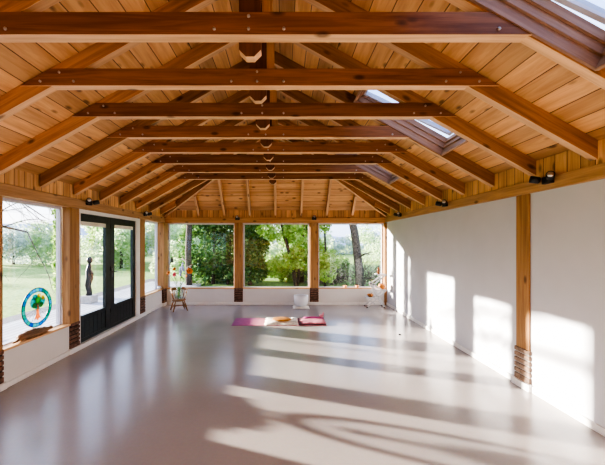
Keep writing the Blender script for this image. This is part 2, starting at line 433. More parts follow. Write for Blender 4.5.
# ------------------------------------------------------------------ walls
SILL = 0.41; PB, PT = 2.11, 2.25        # plate bottom/top
wt = 0.22
posts_L = [(0.15, 0.35), (1.75, 1.95), (3.26, 3.465), (4.555, 4.765), (6.80, 7.03)]
winL = [(YF+0.1, 0.15), (0.35, 1.75), (1.95, 3.26), (3.465, 4.555), (7.03, 8.02)]
mb = MB()
for a, b in [(YF-0.2, 4.765), (6.80, D+0.2)]: mb.box(-W-wt, -W-0.112, a, b, 0, SILL)
for a, b in [(YF-0.2, 3.253), (3.472, 4.548), (7.037, 8.02)]: mb.box(-W-0.112, -W, a, b, 0, SILL)
mb.box(-W-wt, -W-0.16, YF-0.2, D+0.2, PB, U(W)+RD-0.0)
struct(mb.build('wall_left', M['white']), 'low white wall under the left windows and doors', 'wall')
mb = MB(); mb.box(-W-wt, W+wt, D+0.112, D+wt, 0, SILL); mb.box(-W-wt, W+wt, D+0.16, D+wt, PB, UF+RD)
xb_ = lambda px: CX+(px-VPX)*D/FX
for a, b in [(-W+0.058, xb_(234.4)-0.007), (xb_(242.6)+0.007, xb_(310)-0.007), (xb_(318.4)+0.007, W-0.061)]: mb.box(a, b, D, D+0.112, 0, SILL)
struct(mb.build('wall_back', M['white']), 'low white wall under the back windows', 'wall')
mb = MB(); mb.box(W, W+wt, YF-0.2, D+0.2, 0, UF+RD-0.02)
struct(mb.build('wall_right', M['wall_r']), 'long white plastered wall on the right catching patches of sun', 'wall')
mb = MB(); mb.box(-W-wt, W+wt, YF-wt, YF, 0, 0.2)
mb.prism([(-W-wt, 2.2), (W+wt, 2.2), (W+wt, UF+RD-0.05), (0, U(0)+RD), (-W-wt, UF+RD-0.05)], 'y', YF-wt, YF)
mb.box(-W-wt, W+wt, YF-wt, YF, 0.2, 2.2)
struct(mb.build('wall_front', M['vboard_x']), 'timber boarded gable wall at the near end', 'wall')
# boarding above the plates
bt = UF+RD
struct(MB().box(-W-0.15, -W-0.02, YF, D, PT, bt-0.0).build('trim_1', M['vboard_y']), 'upright pine boarding above the left wall plate', 'trim')
struct(MB().box(W-0.0, W+0.012, YF, D, PT, bt).box(W-0.012, W, YF, D, PT, bt).build('trim_2', M['vboard_y']), 'upright pine boarding above the right wall plate', 'trim')
struct(MB().box(-W-0.02, W, D+0.02, D+0.15, PT, bt).build('trim_3', M['vboard_x']), 'upright pine boarding above the back wall plate', 'trim')
# baseboards
mb = MB()
for a, b in [(YF, 3.26), (3.465, 4.555), (7.03, D)]: mb.box(-W, -W+0.022, a, b, 0, 0.06)
mb.box(-W-0.05, -W+0.035, 4.765, 6.80, 0, 0.068)
struct(mb.build('baseboard_left', M['trim'], bevel=0.004), 'white baseboard and door threshold along the left wall', 'baseboard')
struct(MB().box(-W+0.03, W-0.03, D-0.022, D, 0, 0.06).build('baseboard_back', M['trim'], bevel=0.004), 'white baseboard under the back windows', 'baseboard')
mb = MB()
for a, b in [(YF, 3.41), (3.64, D-0.03)]: mb.box(W-0.02, W, a, b, 0, 0.065)
struct(mb.build('baseboard_right', M['trim'], bevel=0.004), 'white baseboard along the right wall', 'baseboard')

# ------------------------------------------------------------------ wall plates
def plate(name, box, mat, label):
    o = MB().box(*box).build(name, mat, bevel=0.006); return tag(o, label, 'beam')
plate('wall_plate', (-W-0.15, -W+0.012, YF, D+0.15, PB, PT), M['plate_y'], 'long horizontal timber beam over the left windows and black doors')
plate('wall_plate', (W-0.03, W+0.0, YF, D-0.012, PB+0.02, PT+0.01), M['plate_y'], 'long horizontal timber beam along the top of the right white wall')
plate('wall_plate', (-W+0.014, W-0.032, D-0.012, D+0.15, PB, PT), M['plate_x'], 'horizontal timber beam over the three back windows')

# ------------------------------------------------------------------ posts with brick bases
def brick_base(mb_b, mb_m, x0, x1, y0, y1, z0, z1, n=6):
    h = (z1-z0)/n; g = 0.017
    mb_m.box(x0+0.012, x1-0.012, y0+0.012, y1-0.012, z0, z1-0.002)
    for i in range(n):
        a = z0+i*h+(g if i else 0); b = z0+(i+1)*h
        mb_b.box(x0, x1, y0, y1, a, b)
def timber_post(box, label, side, brick=True, mats=('brick', 'mortar'), grow=0.006, top=PB):
    x0, x1, y0, y1 = box
    e = empty('timber_post', ((x0+x1)/2, (y0+y1)/2, 0)); tag(e, label, 'post')
    o3 = e.location
    def lb(mb): mb.v = [tuple(Vector(v)-o3) for v in mb.v]; return mb
    zb = 0.43 if brick else 0.0
    lb(MB().box(x0, x1, y0, y1, zb, top-0.001)).build('shaft', M['post'], e, bevel=0.006)
    if brick:
        b, m = MB(), MB()
        g = grow
        brick_base(b, m, x0-g, x1+g, y0-g, y1+g, 0.075, 0.43)
        bo = lb(b).build('brick_base', M[mats[0]], e, bevel=0.004); mo = lb(m).build('mortar', M[mats[1]], bo)
        g += 0.02
        lb(MB().box(x0-g if side != 'l' else x0, x1+g if side != 'r' else x1, y0-g if side != 'b' else y0-0.03, y1+g if side != 'b' else y1, 0, 0.074)).build('footing', M['trim'], e, bevel=0.004)
    return e
for (a, b), lab in zip(posts_L, [None, None,
        'timber post at the left edge of the picture, before the stained glass roundel',
        'timber post on a brick base between the left window and the black doors',
        'timber post on a brick base just past the black doors']):
    if lab: timber_post((-W-0.11, -W+0.008, a, b), lab, 'l')
XB = lambda px: CX+(px-VPX)*D/FX
timber_post((XB(234.4), XB(242.6), D-0.008, D+0.11), 'timber post on a brick base in the back wall, left of centre', 'b')
timber_post((XB(310.0), XB(318.4), D-0.008, D+0.11), 'timber post on a brick base in the back wall, behind the white singing bowl', 'b')
timber_post((-W-0.11, -W+0.05, D-0.17, D+0.11), 'corner timber post on a brick base behind the small chair with flowers', 'c', grow=0.002)
timber_post((W-0.06, W-0.001, D-0.03, D+0.11), 'slim timber post in the far right corner by the folding stand', 'c', brick=False)
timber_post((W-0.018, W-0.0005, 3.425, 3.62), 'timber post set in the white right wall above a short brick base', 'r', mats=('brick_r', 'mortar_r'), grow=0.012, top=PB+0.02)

# ------------------------------------------------------------------ windows
def window(n, side, a, b, label, sill_mat, z0=SILL, z1=PB, sill=True):
    """side l: a,b along y; side b: a,b along x; side f = front"""
    e = struct(empty('window_%d' % n, (0, 0, 0)), label, 'window')
    if side == 'l':
        P = -W-0.145
        mk = lambda mb, u0, u1, d0, d1, za, zb: mb.box(-W-d1, -W-d0, u0, u1, za, zb)
    elif side == 'b':
        mk = lambda mb, u0, u1, d0, d1, za, zb: mb.box(u0, u1, D+d0, D+d1, za, zb)
    else:
        mk = lambda mb, u0, u1, d0, d1, za, zb: mb.box(u0, u1, YF-d1, YF-d0, za, zb)
    f = MB(); w = 0.035
    mk(f, a, a+w, 0.11, 0.17, z0, z1); mk(f, b-w, b, 0.11, 0.17, z0, z1)
    mk(f, a+w, b-w, 0.11, 0.17, z0, z0+w); mk(f, a+w, b-w, 0.11, 0.17, z1-w, z1)
    f.build('frame', M['frame'], e)
    g = MB(); mk(g, a+w-0.004, b-w+0.004, 0.14, 0.146, z0+w-0.004, z1-w+0.004); g.build('pane', M['glass'], e)
    if sill:
        s = MB(); mk(s, a+0.002, b-0.002, -0.018, 0.11, z0, z0+0.026); s.build('sill', sill_mat, e, bevel=0.003)
    return e
window(1, 'l', 3.465, 4.555, 'left window with the stained glass roundel on its sill', M['sill_y'])
window(2, 'l', 7.03, 8.03, 'narrow left window between the doors and the corner', M['sill_y'])
window(3, 'b', -W+0.05, XB(234.4), 'back window behind the flowers on the small chair', M['sill_x'])
window(4, 'b', XB(242.6), XB(310.0), 'middle back window', M['sill_x'])
window(5, 'b', XB(318.4), W-0.06, 'right back window behind the folding stand', M['sill_x'])
window(6, 'l', 1.95, 3.26, 'left window beside the camera', M['sill_y'])
window(7, 'l', 0.0, 1.75, 'left window behind the camera', M['sill_y'])

# ------------------------------------------------------------------ black double door
dr = struct(empty('door_1', (0, 0, 0)), 'black glazed double doors opening onto the terrace', 'door')
XD = -W-0.02
DY0, DY1 = 4.80, 6.62; DM = 5.665
t = MB(); t.box(XD-0.10, -W+0.004, 4.767, DY0, 0.07, PB); t.box(XD-0.10, -W+0.004, DY1, 6.79, 0.07, PB); t.box(XD-0.10, -W+0.004, DY0, DY1, 2.05, PB-0.001)
t.build('frame', M['trim'], dr, bevel=0.003)
def leaf(a, b, hinge_left):
    z0, z1 = 0.075, 2.045; st = 0.10; gz0, gz1 = 0.48, 1.93
    m = MB(); x0, x1 = XD-0.055, XD
    sl, sr = (0.035, 0.14) if hinge_left else (0.14, 0.10)
    m.box(x0, x1, a, a+sl, z0, z1); m.box(x0, x1, b-sr, b, z0, z1)
    m.box(x0, x1, a+sl, b-sr, gz1, z1); m.box(x0, x1, a+sl, b-sr, z0, z0+0.05); m.box(x0, x1, a+sl, b-sr, gz0-0.05, gz0)
    n = 6; w = (b-sr-a-sl)/n
    for i in range(n): m.box(x0+0.01, x1-0.012, a+sl+i*w+0.003, a+sl+(i+1)*w-0.003, z0+0.05, gz0-0.05)
    m.box(x0+0.015, x1-0.02, a+sl, b-sr, z0+0.05, gz0-0.05)
    lf = m.build('door_leaf', M['doorp'], dr, bevel=0.003)
    MB().box(XD-0.032, XD-0.026, a+sl-0.003, b-sr+0.003, gz0-0.003, gz1+0.003).build('pane', M['glass'], lf)
    bl = MB()
    for i in range(5): bl.box(XD-0.022, XD+0.004-0.002*(i % 2), a+sl+0.002, b-sr-0.002, gz1-0.015-i*0.013, gz1-0.004-i*0.013)
    bl.build('folded_blind', M['blind'], lf)
    return lf
l1 = leaf(DY0+0.002, DM-0.002, True); l2 = leaf(DM+0.002, DY1-0.002, False)
M['dsteel'] = plain('dark_steel', (0.16, 0.16, 0.17), 0.35, 0.8)
h = MB(); h.box(XD, XD+0.008, DM+0.035, DM+0.065, 0.98, 1.14); h.tube([(XD+0.008, DM+0.05, 1.08), (XD+0.05, DM+0.05, 1.08), (XD+0.05, DM+0.16, 1.08)], 0.009)
h.build('door_handle', M['dsteel'], l2)
hg = MB()
for z in (0.35, 1.1, 1.85): hg.tube([(XD+0.006, DM-0.001, z), (XD+0.006, DM-0.001, z+0.08)], 0.007)
hg.build('hinge', M['black'], l1)

# ------------------------------------------------------------------ trusses
KX0, KX1 = -0.096, 0.05
def truss(k, label):
    y = Y0+S*k
    e = tag(empty('roof_truss', (0, y, UF)), label, 'roof truss', 'roof trusses spanning the room')
    o = Vector((0, y, UF))
    # rafters, each in its own slope frame so the grain follows the timber
    Ls = (W+0.0)/ca; dp = RD*ca; ta = math.tan(ang)
    for sg in (1, -1):
        m = MB()
        # local x down slope from the ridge; underside plane z=0, plumb cuts at both ends
        m.prism([(0+0, 0), (Ls, 0), (Ls+dp*ta*1, dp), (dp*ta, dp)], 'y', 0.012, 0.082)
        # plumb cut: the top edge shifts up-slope for a vertical cut
        m.v = [((vx if vz == 0 else vx-2*dp*ta), vy, vz) for vx, vy, vz in m.v]
        r = m.build('rafter', M['rafter'], e, bevel=0.004); bounce_under(r)
        if sg > 0: r.rotation_euler = (0, ang, 0)
        else:
            for v in r.data.vertices: v.co.x = -v.co.x
            r.data.flip_normals(); r.rotation_euler = (0, -ang, 0)
        r.location = (0, 0, U(0)-UF)
    # tie beam with raked ends
    zb, zt = 2.92, 3.065
    xb = W-(zb-UF-RD)/TP; xt = W-(zt-UF-RD)/TP
    m = MB(); m.prism([(-xb+0.02, zb-UF), (xb-0.02, zb-UF), (xt-0.02, zt-UF), (-xt+0.02, zt-UF)], 'y', 0, 0.084)
    tb = m.build('tie_beam', M['beam_x'], e, bevel=0.004); bounce_under(tb)
    bm_ = MB()
    for bx, bz in [(-0.023, 3.035), (-0.023, 2.955), (-0.24, 2.955), (0.2, 2.955), (-xt+0.10, 3.03), (-xt-0.06, 2.955), (-xt+0.22, 2.955), (xt-0.10, 3.03), (xt+0.06, 2.955), (xt-0.22, 2.955)]:
        b1 = MB(); b1.tube([(bx, -0.008, bz-UF), (bx, 0.002, bz-UF)], 0.011, 8); b1.build('bolt', M['bolt'], tb)
    # king post with chamfered foot
    m = MB(); zt2 = U(0)+RD-0.03; zl = 2.83
    m.prism([(KX0+0.045, zl-UF), (KX1-0.045, zl-UF), (KX1, zl-UF+0.045), (KX1, zt2-UF), (KX0, zt2-UF), (KX0, zl-UF+0.045)], 'y', 0.085, 0.155)
    kp = m.build('king_post', M['beam_z'], e, bevel=0.003); bounce_under(kp, -0.5)
    MB().box(KX1-0.012, KX1+0.05, 0.157, 0.20, 3.02-UF, zt2-UF-0.05).build('batten', M['batten'], e)
    return e
names = ['first', 'second', 'third', 'fourth', 'fifth', 'sixth', 'seventh', 'last']
for k in range(-1, 8):
    if k < 0: lab = 'roof truss directly overhead at the near edge of the first skylight'
    elif k == 0: lab = 'nearest roof truss in view, its tie beam running right across the top of the picture'
    elif k == 7: lab = 'roof truss farthest from the viewer, directly before the hip end'
    else: lab = '%s roof truss counting from the nearest, brown tie beam bolted to a hanging king post' % names[k]
    truss(k, lab)
def hiprafter(p, q, name, label, cat, grp, th=0.07):
    p, q = Vector(p), Vector(q)
    d = q-p; 
    m = MB(); 
    hz = math.hypot(d.x, d.y); az = math.atan2(d.y, d.x); el = math.atan2(d.z, hz)
    # local frame: x along the timber
    m2 = MB(); beam(m2, (0, 0, 0), (hz, 0, d.z), th, RD)
    R = Matrix.Rotation(el, 4, 'Y')     # bring the timber to local x for grain
    m2.v = [tuple(R @ Vector(v)) for v in m2.v]
    o = m2.build(name, M['rafter'], bevel=0.003); bounce_under(o)
    o.location = p
    o.rotation_mode = 'QUATERNION'
    o.rotation_quaternion = (Matrix.Rotation(az, 4, 'Z') @ Matrix.Rotation(-el, 4, 'Y')).to_quaternion()
    return tag(o, label, cat, grp)
hiprafter((W-0.02, D-0.01, UF-0.03), (0.05, YAP+0.03, U(0)-0.05), 'hip_rafter', 'long diagonal hip rafter rising from the far right corner', 'rafter', 'hip rafters')
hiprafter((-W+0.02, D-0.01, UF-0.03), (-0.05, YAP+0.03, U(0)-0.05), 'hip_rafter', 'long diagonal hip rafter rising from the far left corner', 'rafter', 'hip rafters')
for side in (1, -1):
    for j, k in enumerate((8, 9)):
        y = Y0+S*k+0.04; xh = W-(D-y)*TB/TP+0.1
        sn = 'right' if side > 0 else 'left'
        hiprafter((side*(W-0.005), y, UF), (side*xh, y, U(xh)), 'jack_rafter',
                  ('longer short rafter between the last truss and the %s hip' if j == 0 else 'shortest rafter tucked in the far %s corner under the hip') % sn, 'rafter', 'side jack rafters')
for i, x in enumerate([-1.98, -1.32, -0.66, 0.0, 0.66, 1.32, 1.98]):
    yh = D-TP*(W-abs(x))/TB+0.06
    labs = ['leftmost rafter of the hip end over the back windows', 'second rafter from the left on the hip end', 'hip end rafter just left of the central one',
            'central rafter of the hip end in line with the king posts', 'hip end rafter just right of the central one', 'second rafter from the right on the hip end', 'rightmost rafter of the hip end over the back windows']
    hiprafter((x, D-0.0, UF), (x, yh, UF+TB*(D-yh)), 'jack_rafter', labs[i], 'rafter', 'hip end jack rafters', th=0.055)

# ------------------------------------------------------------------ skylights (set in the right slope)
def skylight(n, ya, yb, label):
    e = struct(empty('window_%d' % n, (0, 0, U(0)+RD)), label, 'skylight')
    e.rotation_euler = (0, ang, 0)       # children live in slope coordinates
    s0, s1 = SKX0/ca, SKX1/ca
    dp = RD*ca
    m = MB()
    # stepped lining: side boards and end boards, from the rafters' underside up through the roof
    T = ROOF_T
    m.box(s0, s1, ya, ya+0.02, -dp+0.01, T+0.03); m.box(s0, s1, yb-0.010, yb+0.010, -dp+0.01, T+0.03)
    m.box(s0, s1, ya+0.02, ya+0.034, -0.03, T+0.03); m.box(s0, s1, yb-0.026, yb-0.010, -0.05, T+0.03)
    m.box(s0, s1, yb-0.044, yb-0.026, 0.01, T+0.03)
    m.build('side_lining', M['skyl'], e)
    m = MB()
    for a, b, z in ((0, 0.025, -dp), (0.025, 0.045, -0.05), (0.045, 0.065, 0.01)):
        m.box(s1-b, s1-a, ya+0.022, yb-0.012, z, T+0.03); m.box(s0+a, s0+b, ya+0.022, yb-0.012, z, T+0.03)
    m.build('end_lining', M['skyl_y'], e)
    # sash, pivoted open a little
    L_ = (s1-s0)-0.10; w = yb-ya-0.075; fw = 0.035
    m = MB()
    m.box(-L_/2, L_/2, -w/2, -w/2+fw, 0, 0.05); m.box(-L_/2, L_/2, w/2-fw, w/2, 0, 0.05)
    m.box(-L_/2, -L_/2+fw, -w/2+fw, w/2-fw, 0, 0.05); m.box(L_/2-fw, L_/2, -w/2+fw, w/2-fw, 0, 0.05)
    sash = m.build('sash', M['frame'], e, loc=((s0+s1)/2, (ya+yb)/2, ROOF_T+0.03))
    sash.rotation_euler = (0, -0.07, 0)
    MB().box(-L_/2+fw, L_/2-fw, -w/2+fw, w/2-fw, 0.02, 0.026).build('pane', M['skyglass'], sash)
skylight(10, *bays[0], 'large open skylight at the top right of the picture')
skylight(11, *bays[1], 'middle skylight in the right roof slope')
skylight(12, *bays[2], 'farthest skylight in the right roof slope')

# ------------------------------------------------------------------ spotlights
def spot(px, py, wall, label, double=True):
    if wall == 'l': y = FX*(W+CX)/(VPX-px); x = -W+0.012; z = H+(VPY-py)*y/FX; n = Vector((1, 0, 0)); u = Vector((0, 1, 0))
    elif wall == 'r': y = FX*(W-CX)/(px-VPX); x = W-0.03; z = H+(VPY-py)*y/FX; n = Vector((-1, 0, 0)); u = Vector((0, 1, 0))
    else: y = D-0.012; x = XB(px); z = H+(VPY-py)*D/FX; n = Vector((0, -1, 0)); u = Vector((1, 0, 0))
    z = min(max(z, PB+0.05), PT-0.03)
    o = Vector((x, y, z)); e = tag(empty('spotlight', o), label, 'spotlight', 'black spotlights on the wall plates')
    m = MB(); b = n*0.035
    def bx(m, c, hu, hn, hz):
        c = Vector(c); vs = [c+u*a*hu+n*bb*hn+Vector((0, 0, cc*hz)) for cc in (-1, 1) for a, bb in ((-1, -1), (1, -1), (1, 1), (-1, 1))]
        m.add(vs, [(0,3,2,1),(4,5,6,7),(0,1,5,4),(1,2,6,5),(2,3,7,6),(3,0,4,7)])
    m = MB(); bx(m, n*0.02, 0.055, 0.02, 0.035); m.build('mount', M['black'], e, bevel=0.004)
    hs = ((-0.06, -1), (0.07, 1)) if double else ((0.0, 0),)
    for du, sgn in hs:
        c0 = u*du+n*0.045+Vector((0, 0, 0.01)); d = (n*0.6+u*sgn*0.7+Vector((0, 0, 0.25))).normalized()
        m = MB(); m.tube([c0-d*0.005, c0+d*0.005, c0+d*0.08], [0.02, 0.034, 0.036], 14)
        hd = m.build('lamp_head', M['black'], e)
        MB().tube([c0+d*0.0805, c0+d*0.082], 0.028, 14).build('lens', M['steel'], hd)
spot(87, 201, 'l', 'black twin spotlight on the left beam above the black doors')
spot(144, 212.8, 'l', 'black twin spotlight on the left beam just past the doors')
spot(237.7, 217.2, 'b', 'black spotlight on the back beam left of centre', False)
spot(314, 217.4, 'b', 'black spotlight on the back beam right of centre', False)
spot(402, 213, 'r', 'black twin spotlight on the right beam nearest the far corner')
spot(448, 201.5, 'r', 'black twin spotlight midway along the right beam')
spot(553, 175, 'r', 'black spotlight on the right beam beside the wall post, nearest the viewer')

# ------------------------------------------------------------------ wall switch
e = tag(empty('light_switch', (W, 7.26, 0.66)), 'small white switch plate low on the right wall near the far corner', 'switch')
MB().box(-0.012, 0, -0.04, 0.04, -0.06, 0.06).build('plate', M['trim'], e, bevel=0.003)
MB().box(-0.016, -0.012, -0.018, 0.018, -0.03, 0.03).build('rocker', M['frame'], e)
e = tag(empty('door_stop', (2.22, 5.52, 0)), 'tiny dark stop on the floor near the right wall', 'door stop')
MB().lathe([(0, 0), (0.02, 0), (0.022, 0.012), (0.012, 0.02), (0, 0.022)], n=12).build('base', M['black'], e)

# ------------------------------------------------------------------ stained glass roundel on driftwood
XS = -W-0.055
rd = tag(empty('stained_glass_roundel', (XS, 4.03, 0.782)), 'round stained glass tree in a blue and green ring on the left window sill', 'stained glass')
R0, R1 = 0.245, 0.198
n = 52; m = MB(); vs = []
for k in range(n):
    a = 2*PI*k/n
    for r, x in ((R1, -0.004), (R0, -0.004), (R0, 0.004), (R1, 0.004)): vs.append((x, r*math.cos(a), r*math.sin(a)))
fs = []
for k in range(n):
    k2 = (k+1) % n
    for i in range(4): fs.append((k*4+i, k*4+(i+1) % 4, k2*4+(i+1) % 4, k2*4+i))
m.add(vs, fs); m.build('ring', M['ring'], rd)
m = MB()
for r in (R0, R1):
    m.tube([(0, r*math.cos(2*PI*k/48), r*math.sin(2*PI*k/48)) for k in range(49)], 0.005, 6)
for a in (200, 222, 242, 298, 318, 340): m.tube([(0, 0.03*math.cos(math.radians(a)), -0.02), (0, R1*math.cos(math.radians(a)), R1*math.sin(math.radians(a)))], 0.002, 5)
m.build('lead_line', M['lead'], rd)
m = MB(); m.tube([(-0.001, R1*math.cos(2*PI*k/48), R1*math.sin(2*PI*k/48)) for k in range(2)], 0.0001, 3)
m = MB(); m.prism([(R1*0.98*math.cos(2*PI*k/40), R1*0.98*math.sin(2*PI*k/40)) for k in range(40)], 'x', -0.002, -0.0005); m.build('clear_glass', M['glass'], rd)
def poly_c(cy, cz, ry, rz, n=9, ph=0.0, j=0.12):
    return [(cy+ry*math.cos(2*PI*k/n+ph)*(1+random.uniform(-j, j)), cz+rz*math.sin(2*PI*k/n+ph)*(1+random.uniform(-j, j))) for k in range(n)]
m = MB()
for cy, cz, ry, rz in ((-0.07, 0.07, 0.055, 0.065), (0.07, 0.065, 0.055, 0.065), (0.0, 0.015, 0.05, 0.04), (-0.04, 0.135, 0.045, 0.035)): m.prism(poly_c(cy, cz, ry, rz), 'x', 0.0, 0.006)
m.build('teal_leaves', M['sg_teal'], rd)
m = MB()
for cy, cz, ry, rz in ((0.0, 0.09, 0.05, 0.06), (-0.05, 0.03, 0.04, 0.04), (0.055, 0.025, 0.035, 0.035)): m.prism(poly_c(cy, cz, ry, rz), 'x', 0.001, 0.008)
m.build('green_leaves', M['sg_green'], rd)
m = MB(); m.prism(poly_c(0.085, 0.11, 0.03, 0.035), 'x', 0.002, 0.009); m.prism(poly_c(0.02, 0.148, 0.03, 0.024), 'x', 0.002, 0.009); m.build('yellow_leaves', M['sg_yel'], rd)
m = MB(); m.prism([(-0.014, 0.03), (-0.02, -0.08), (-0.055, -0.155), (-0.02, -0.135), (0.0, -0.17), (0.02, -0.135), (0.055, -0.15), (0.018, -0.08), (0.012, 0.03), (0.03, 0.06), (0.0, 0.04), (-0.03, 0.065)], 'x', 0.001, 0.008)
m.build('trunk', M['sg_or'], rd)
m = MB()
for y in (-0.07, 0.06): m.tube([(0, y, -math.sqrt(R0**2-y*y)), (0, y, -0.31)], 0.004, 6)
m.build('support', M['lead'], rd)
# driftwood lying on the sill
m = MB(); pts = []; rs = []
for i in range(15):
    t_ = i/14; pts.append((XS+0.012*math.sin(t_*7), 3.74+0.52*t_, SILL+0.068+0.02*math.sin(t_*5+1)*t_))
    rs.append(0.052*(0.45+math.sin(PI*min(1, t_*1.05+0.05))**0.6*0.6)*(1+0.12*math.sin(i*2.4)))
m.tube(pts, rs, 10)
m.tube([(XS, 3.95, 0.46), (XS+0.03, 4.03, 0.50), (XS+0.035, 4.10, 0.515)], [0.022, 0.016, 0.008], 8)
m.tube([(XS, 3.75, 0.46), (XS+0.03, 3.68, 0.458), (XS+0.04, 3.62, 0.455)], [0.02, 0.016, 0.008], 8)
tag(m.build('driftwood', M['drift'], origin=(XS, 3.95, SILL+0.026)), 'rough brown piece of driftwood on the left window sill under the glass roundel', 'driftwood')

# ------------------------------------------------------------------ yoga mat group
yx = (279.3-VPX)*6.4/FX+CX
mat_o = MB().box(-0.92, 0.92, -0.305, 0.305, 0, 0.006)
o = mat_o.build('yoga_mat', M['matp'], loc=(yx, 6.43, 0.0), bevel=0.002); tag(o, 'purple and pink yoga mat lying on the floor before the back windows', 'yoga mat')
def pillow(nx, ny, sx, sy, h, amp=0.0, p=4):
    m = MB(); vs = []; fs = []
    for j in range(ny+1):
        for i in range(nx+1):
            u_ = 2*i/nx-1; v_ = 2*j/ny-1
            f_ = max(0, (1-abs(u_)**p)*(1-abs(v_)**p))**0.5
            wob = amp*(math.sin(u_*7+v_*3)+math.sin(v_*9-u_*4))*0.5
            vs.append((u_*sx*(1+0.03*math.sin(v_*8)), v_*sy*(1+0.05*math.sin(u_*6)), max(0.002, h*f_*(1+wob))))
    nn = len(vs); vs += [(x, y, 0) for x, y, z in vs]
    for j in range(ny):
        for i in range(nx):
            a = j*(nx+1)+i; fs += [(a, a+1, a+nx+2, a+nx+1), (nn+a, nn+a+nx+1, nn+a+nx+2, nn+a+1)]
    m.add(vs, fs, True)
    for i in range(nx):
        for a, b in ((i, i+1), (ny*(nx+1)+i, ny*(nx+1)+i+1)): m.add([vs[a], vs[b], vs[nn+b], vs[nn+a]], [(0, 1, 2, 3)], True)
    for j in range(ny):
        for a, b in ((j*(nx+1), (j+1)*(nx+1)), (j*(nx+1)+nx, (j+1)*(nx+1)+nx)): m.add([vs[a], vs[b], vs[nn+b], vs[nn+a]], [(0, 1, 2, 3)], True)
    return m
px2x = lambda px, z: (px-VPX)*z/FX+CX
o = pillow(24, 16, 0.33, 0.29, 0.045, 0.25).build('fleece_blanket', M['ivory'], loc=(px2x(281.5, 6.4), 6.43, 0.006)); tag(o, 'folded ivory fleece in the middle of the yoga mat', 'blanket')
o = MB().blob((0, 0, 0.028), 0.19, 1, 0.85, 0.15, 24).build('meditation_cushion', M['gold'], loc=(px2x(281.8, 6.35), 6.36, 0.045)); tag(o, 'flat golden brown cushion on the ivory fleece', 'cushion')
o = pillow(8, 8, 0.055, 0.05, 0.06, 0.0).build('folded_cloth', M['cush'], loc=(px2x(293.5, 6.3), 6.38, 0.040)); tag(o, 'small white folded cloth beside the golden cushion', 'cloth')
bl = tag(empty('folded_blanket', (px2x(311.5, 6.4), 6.43, 0.006), 0.0), 'pink and maroon folded blanket on the right end of the mat', 'blanket')
for nm, mt, args, lc in (('lower_fold', 'maroon', (18, 12, 0.27, 0.29, 0.03, 0.1), (0, 0, 0)), ('upper_fold', 'pink', (18, 12, 0.24, 0.20, 0.022, 0.15), (0.03, -0.07, 0.024)), ('rolled_edge', 'magenta', (18, 8, 0.21, 0.05, 0.03, 0.2), (0.05, 0.14, 0.035))):
    q = pillow(*args).build(nm, M[mt], bl); q.location = lc
m = MB(); m.tube([(0.20, 0.18, 0.06), (0.25, 0.17, 0.09), (0.265, 0.17, 0.15)], [0.04, 0.03, 0.012], 8); m.build('raised_corner', M['pink'], bl)

# ------------------------------------------------------------------ crystal singing bowl
bx, by = px2x(301, 7.85), 7.86
e = tag(empty('floor_cushion', (bx, by, 0)), 'flat white square cushion under the singing bowl', 'cushion')
q = pillow(14, 14, 0.2, 0.17, 0.035, 0, 6).build('pad', M['cush'], e)
e = tag(empty('singing_bowl', (bx, by, 0.034)), 'frosted white crystal singing bowl on the floor before the back wall', 'bowl')
MB().lathe([(0, 0.0), (0.07, 0), (0.13, 0.02), (0.165, 0.07), (0.175, 0.14), (0.175, 0.27), (0.163, 0.27), (0.162, 0.14), (0.15, 0.075), (0.11, 0.035), (0, 0.02)], n=40).build('bowl', M['frost'], e)

# ------------------------------------------------------------------ child's windsor chair
cx_, cy_ = px2x(179, 7.52), 7.52
ch = tag(empty('windsor_chair', (cx_, cy_, 0), 0.55), 'small brown wooden spindle-back chair in the far left corner holding a flower vase', 'chair')
ch.scale = (0.88, 0.88, 1.0)
SH = 0.26
m = MB(); m.lathe([(0, SH-0.03), (0.15, SH-0.03), (0.17, SH-0.02), (0.172, SH), (0.155, SH+0.006), (0, SH)], n=28, sx=1.05, sy=0.95); m.build('seat', M['chair'], ch)
for sx in (-1, 1):
    for sy in (-1, 1):
        a = Vector((sx*0.115, sy*0.105, SH-0.03)); b = Vector((sx*0.185, sy*0.155, 0))
        m = MB(); pts = [a.lerp(b, t) for t in (0, .15, .3, .5, .7, .85, 1)]; m.tube(pts, [.014, .013, .018, .021, .018, .015, .012], 10); m.build('leg', M['chair'], ch)
m = MB()
for sx in (-1, 1): m.tube([(sx*0.158, -0.135, 0.115), (sx*0.158, 0, 0.115), (sx*0.158, 0.135, 0.115)], [.008, .013, .008], 8)
m.tube([(-0.158, 0, 0.115), (0, 0, 0.115), (0.158, 0, 0.115)], [.008, .013, .008], 8); m.build('stretcher', M['chair'], ch)
arc = [(0.215*math.cos(t), 0.0+0.175*math.sin(t), 0.485+0.0*math.sin(t)) for t in [math.radians(-28+236*i/20) for i in range(21)]]
m = MB(); m.tube(arc, [0.014]+[0.017]*19+[0.014], 10)
arc2 = [(0.215*math.cos(t), 0.175*math.sin(t), 0.515) for t in [math.radians(35+110*i/12) for i in range(13)]]
m.tube(arc2, 0.016, 10); m.build('arm_rail', M['chair'], ch)
for deg in (-22, 5, 35, 62, 90, 118, 145, 175, 202):
    t = math.radians(deg); m = MB()
    a = Vector((0.150*math.cos(t), 0.135*math.sin(t), SH)); b = Vector((0.213*math.cos(t), 0.172*math.sin(t), 0.48))
    m.tube([a, a.lerp(b, .5), b], [.007, .011, .007], 8); m.build('spindle', M['chair'], ch)
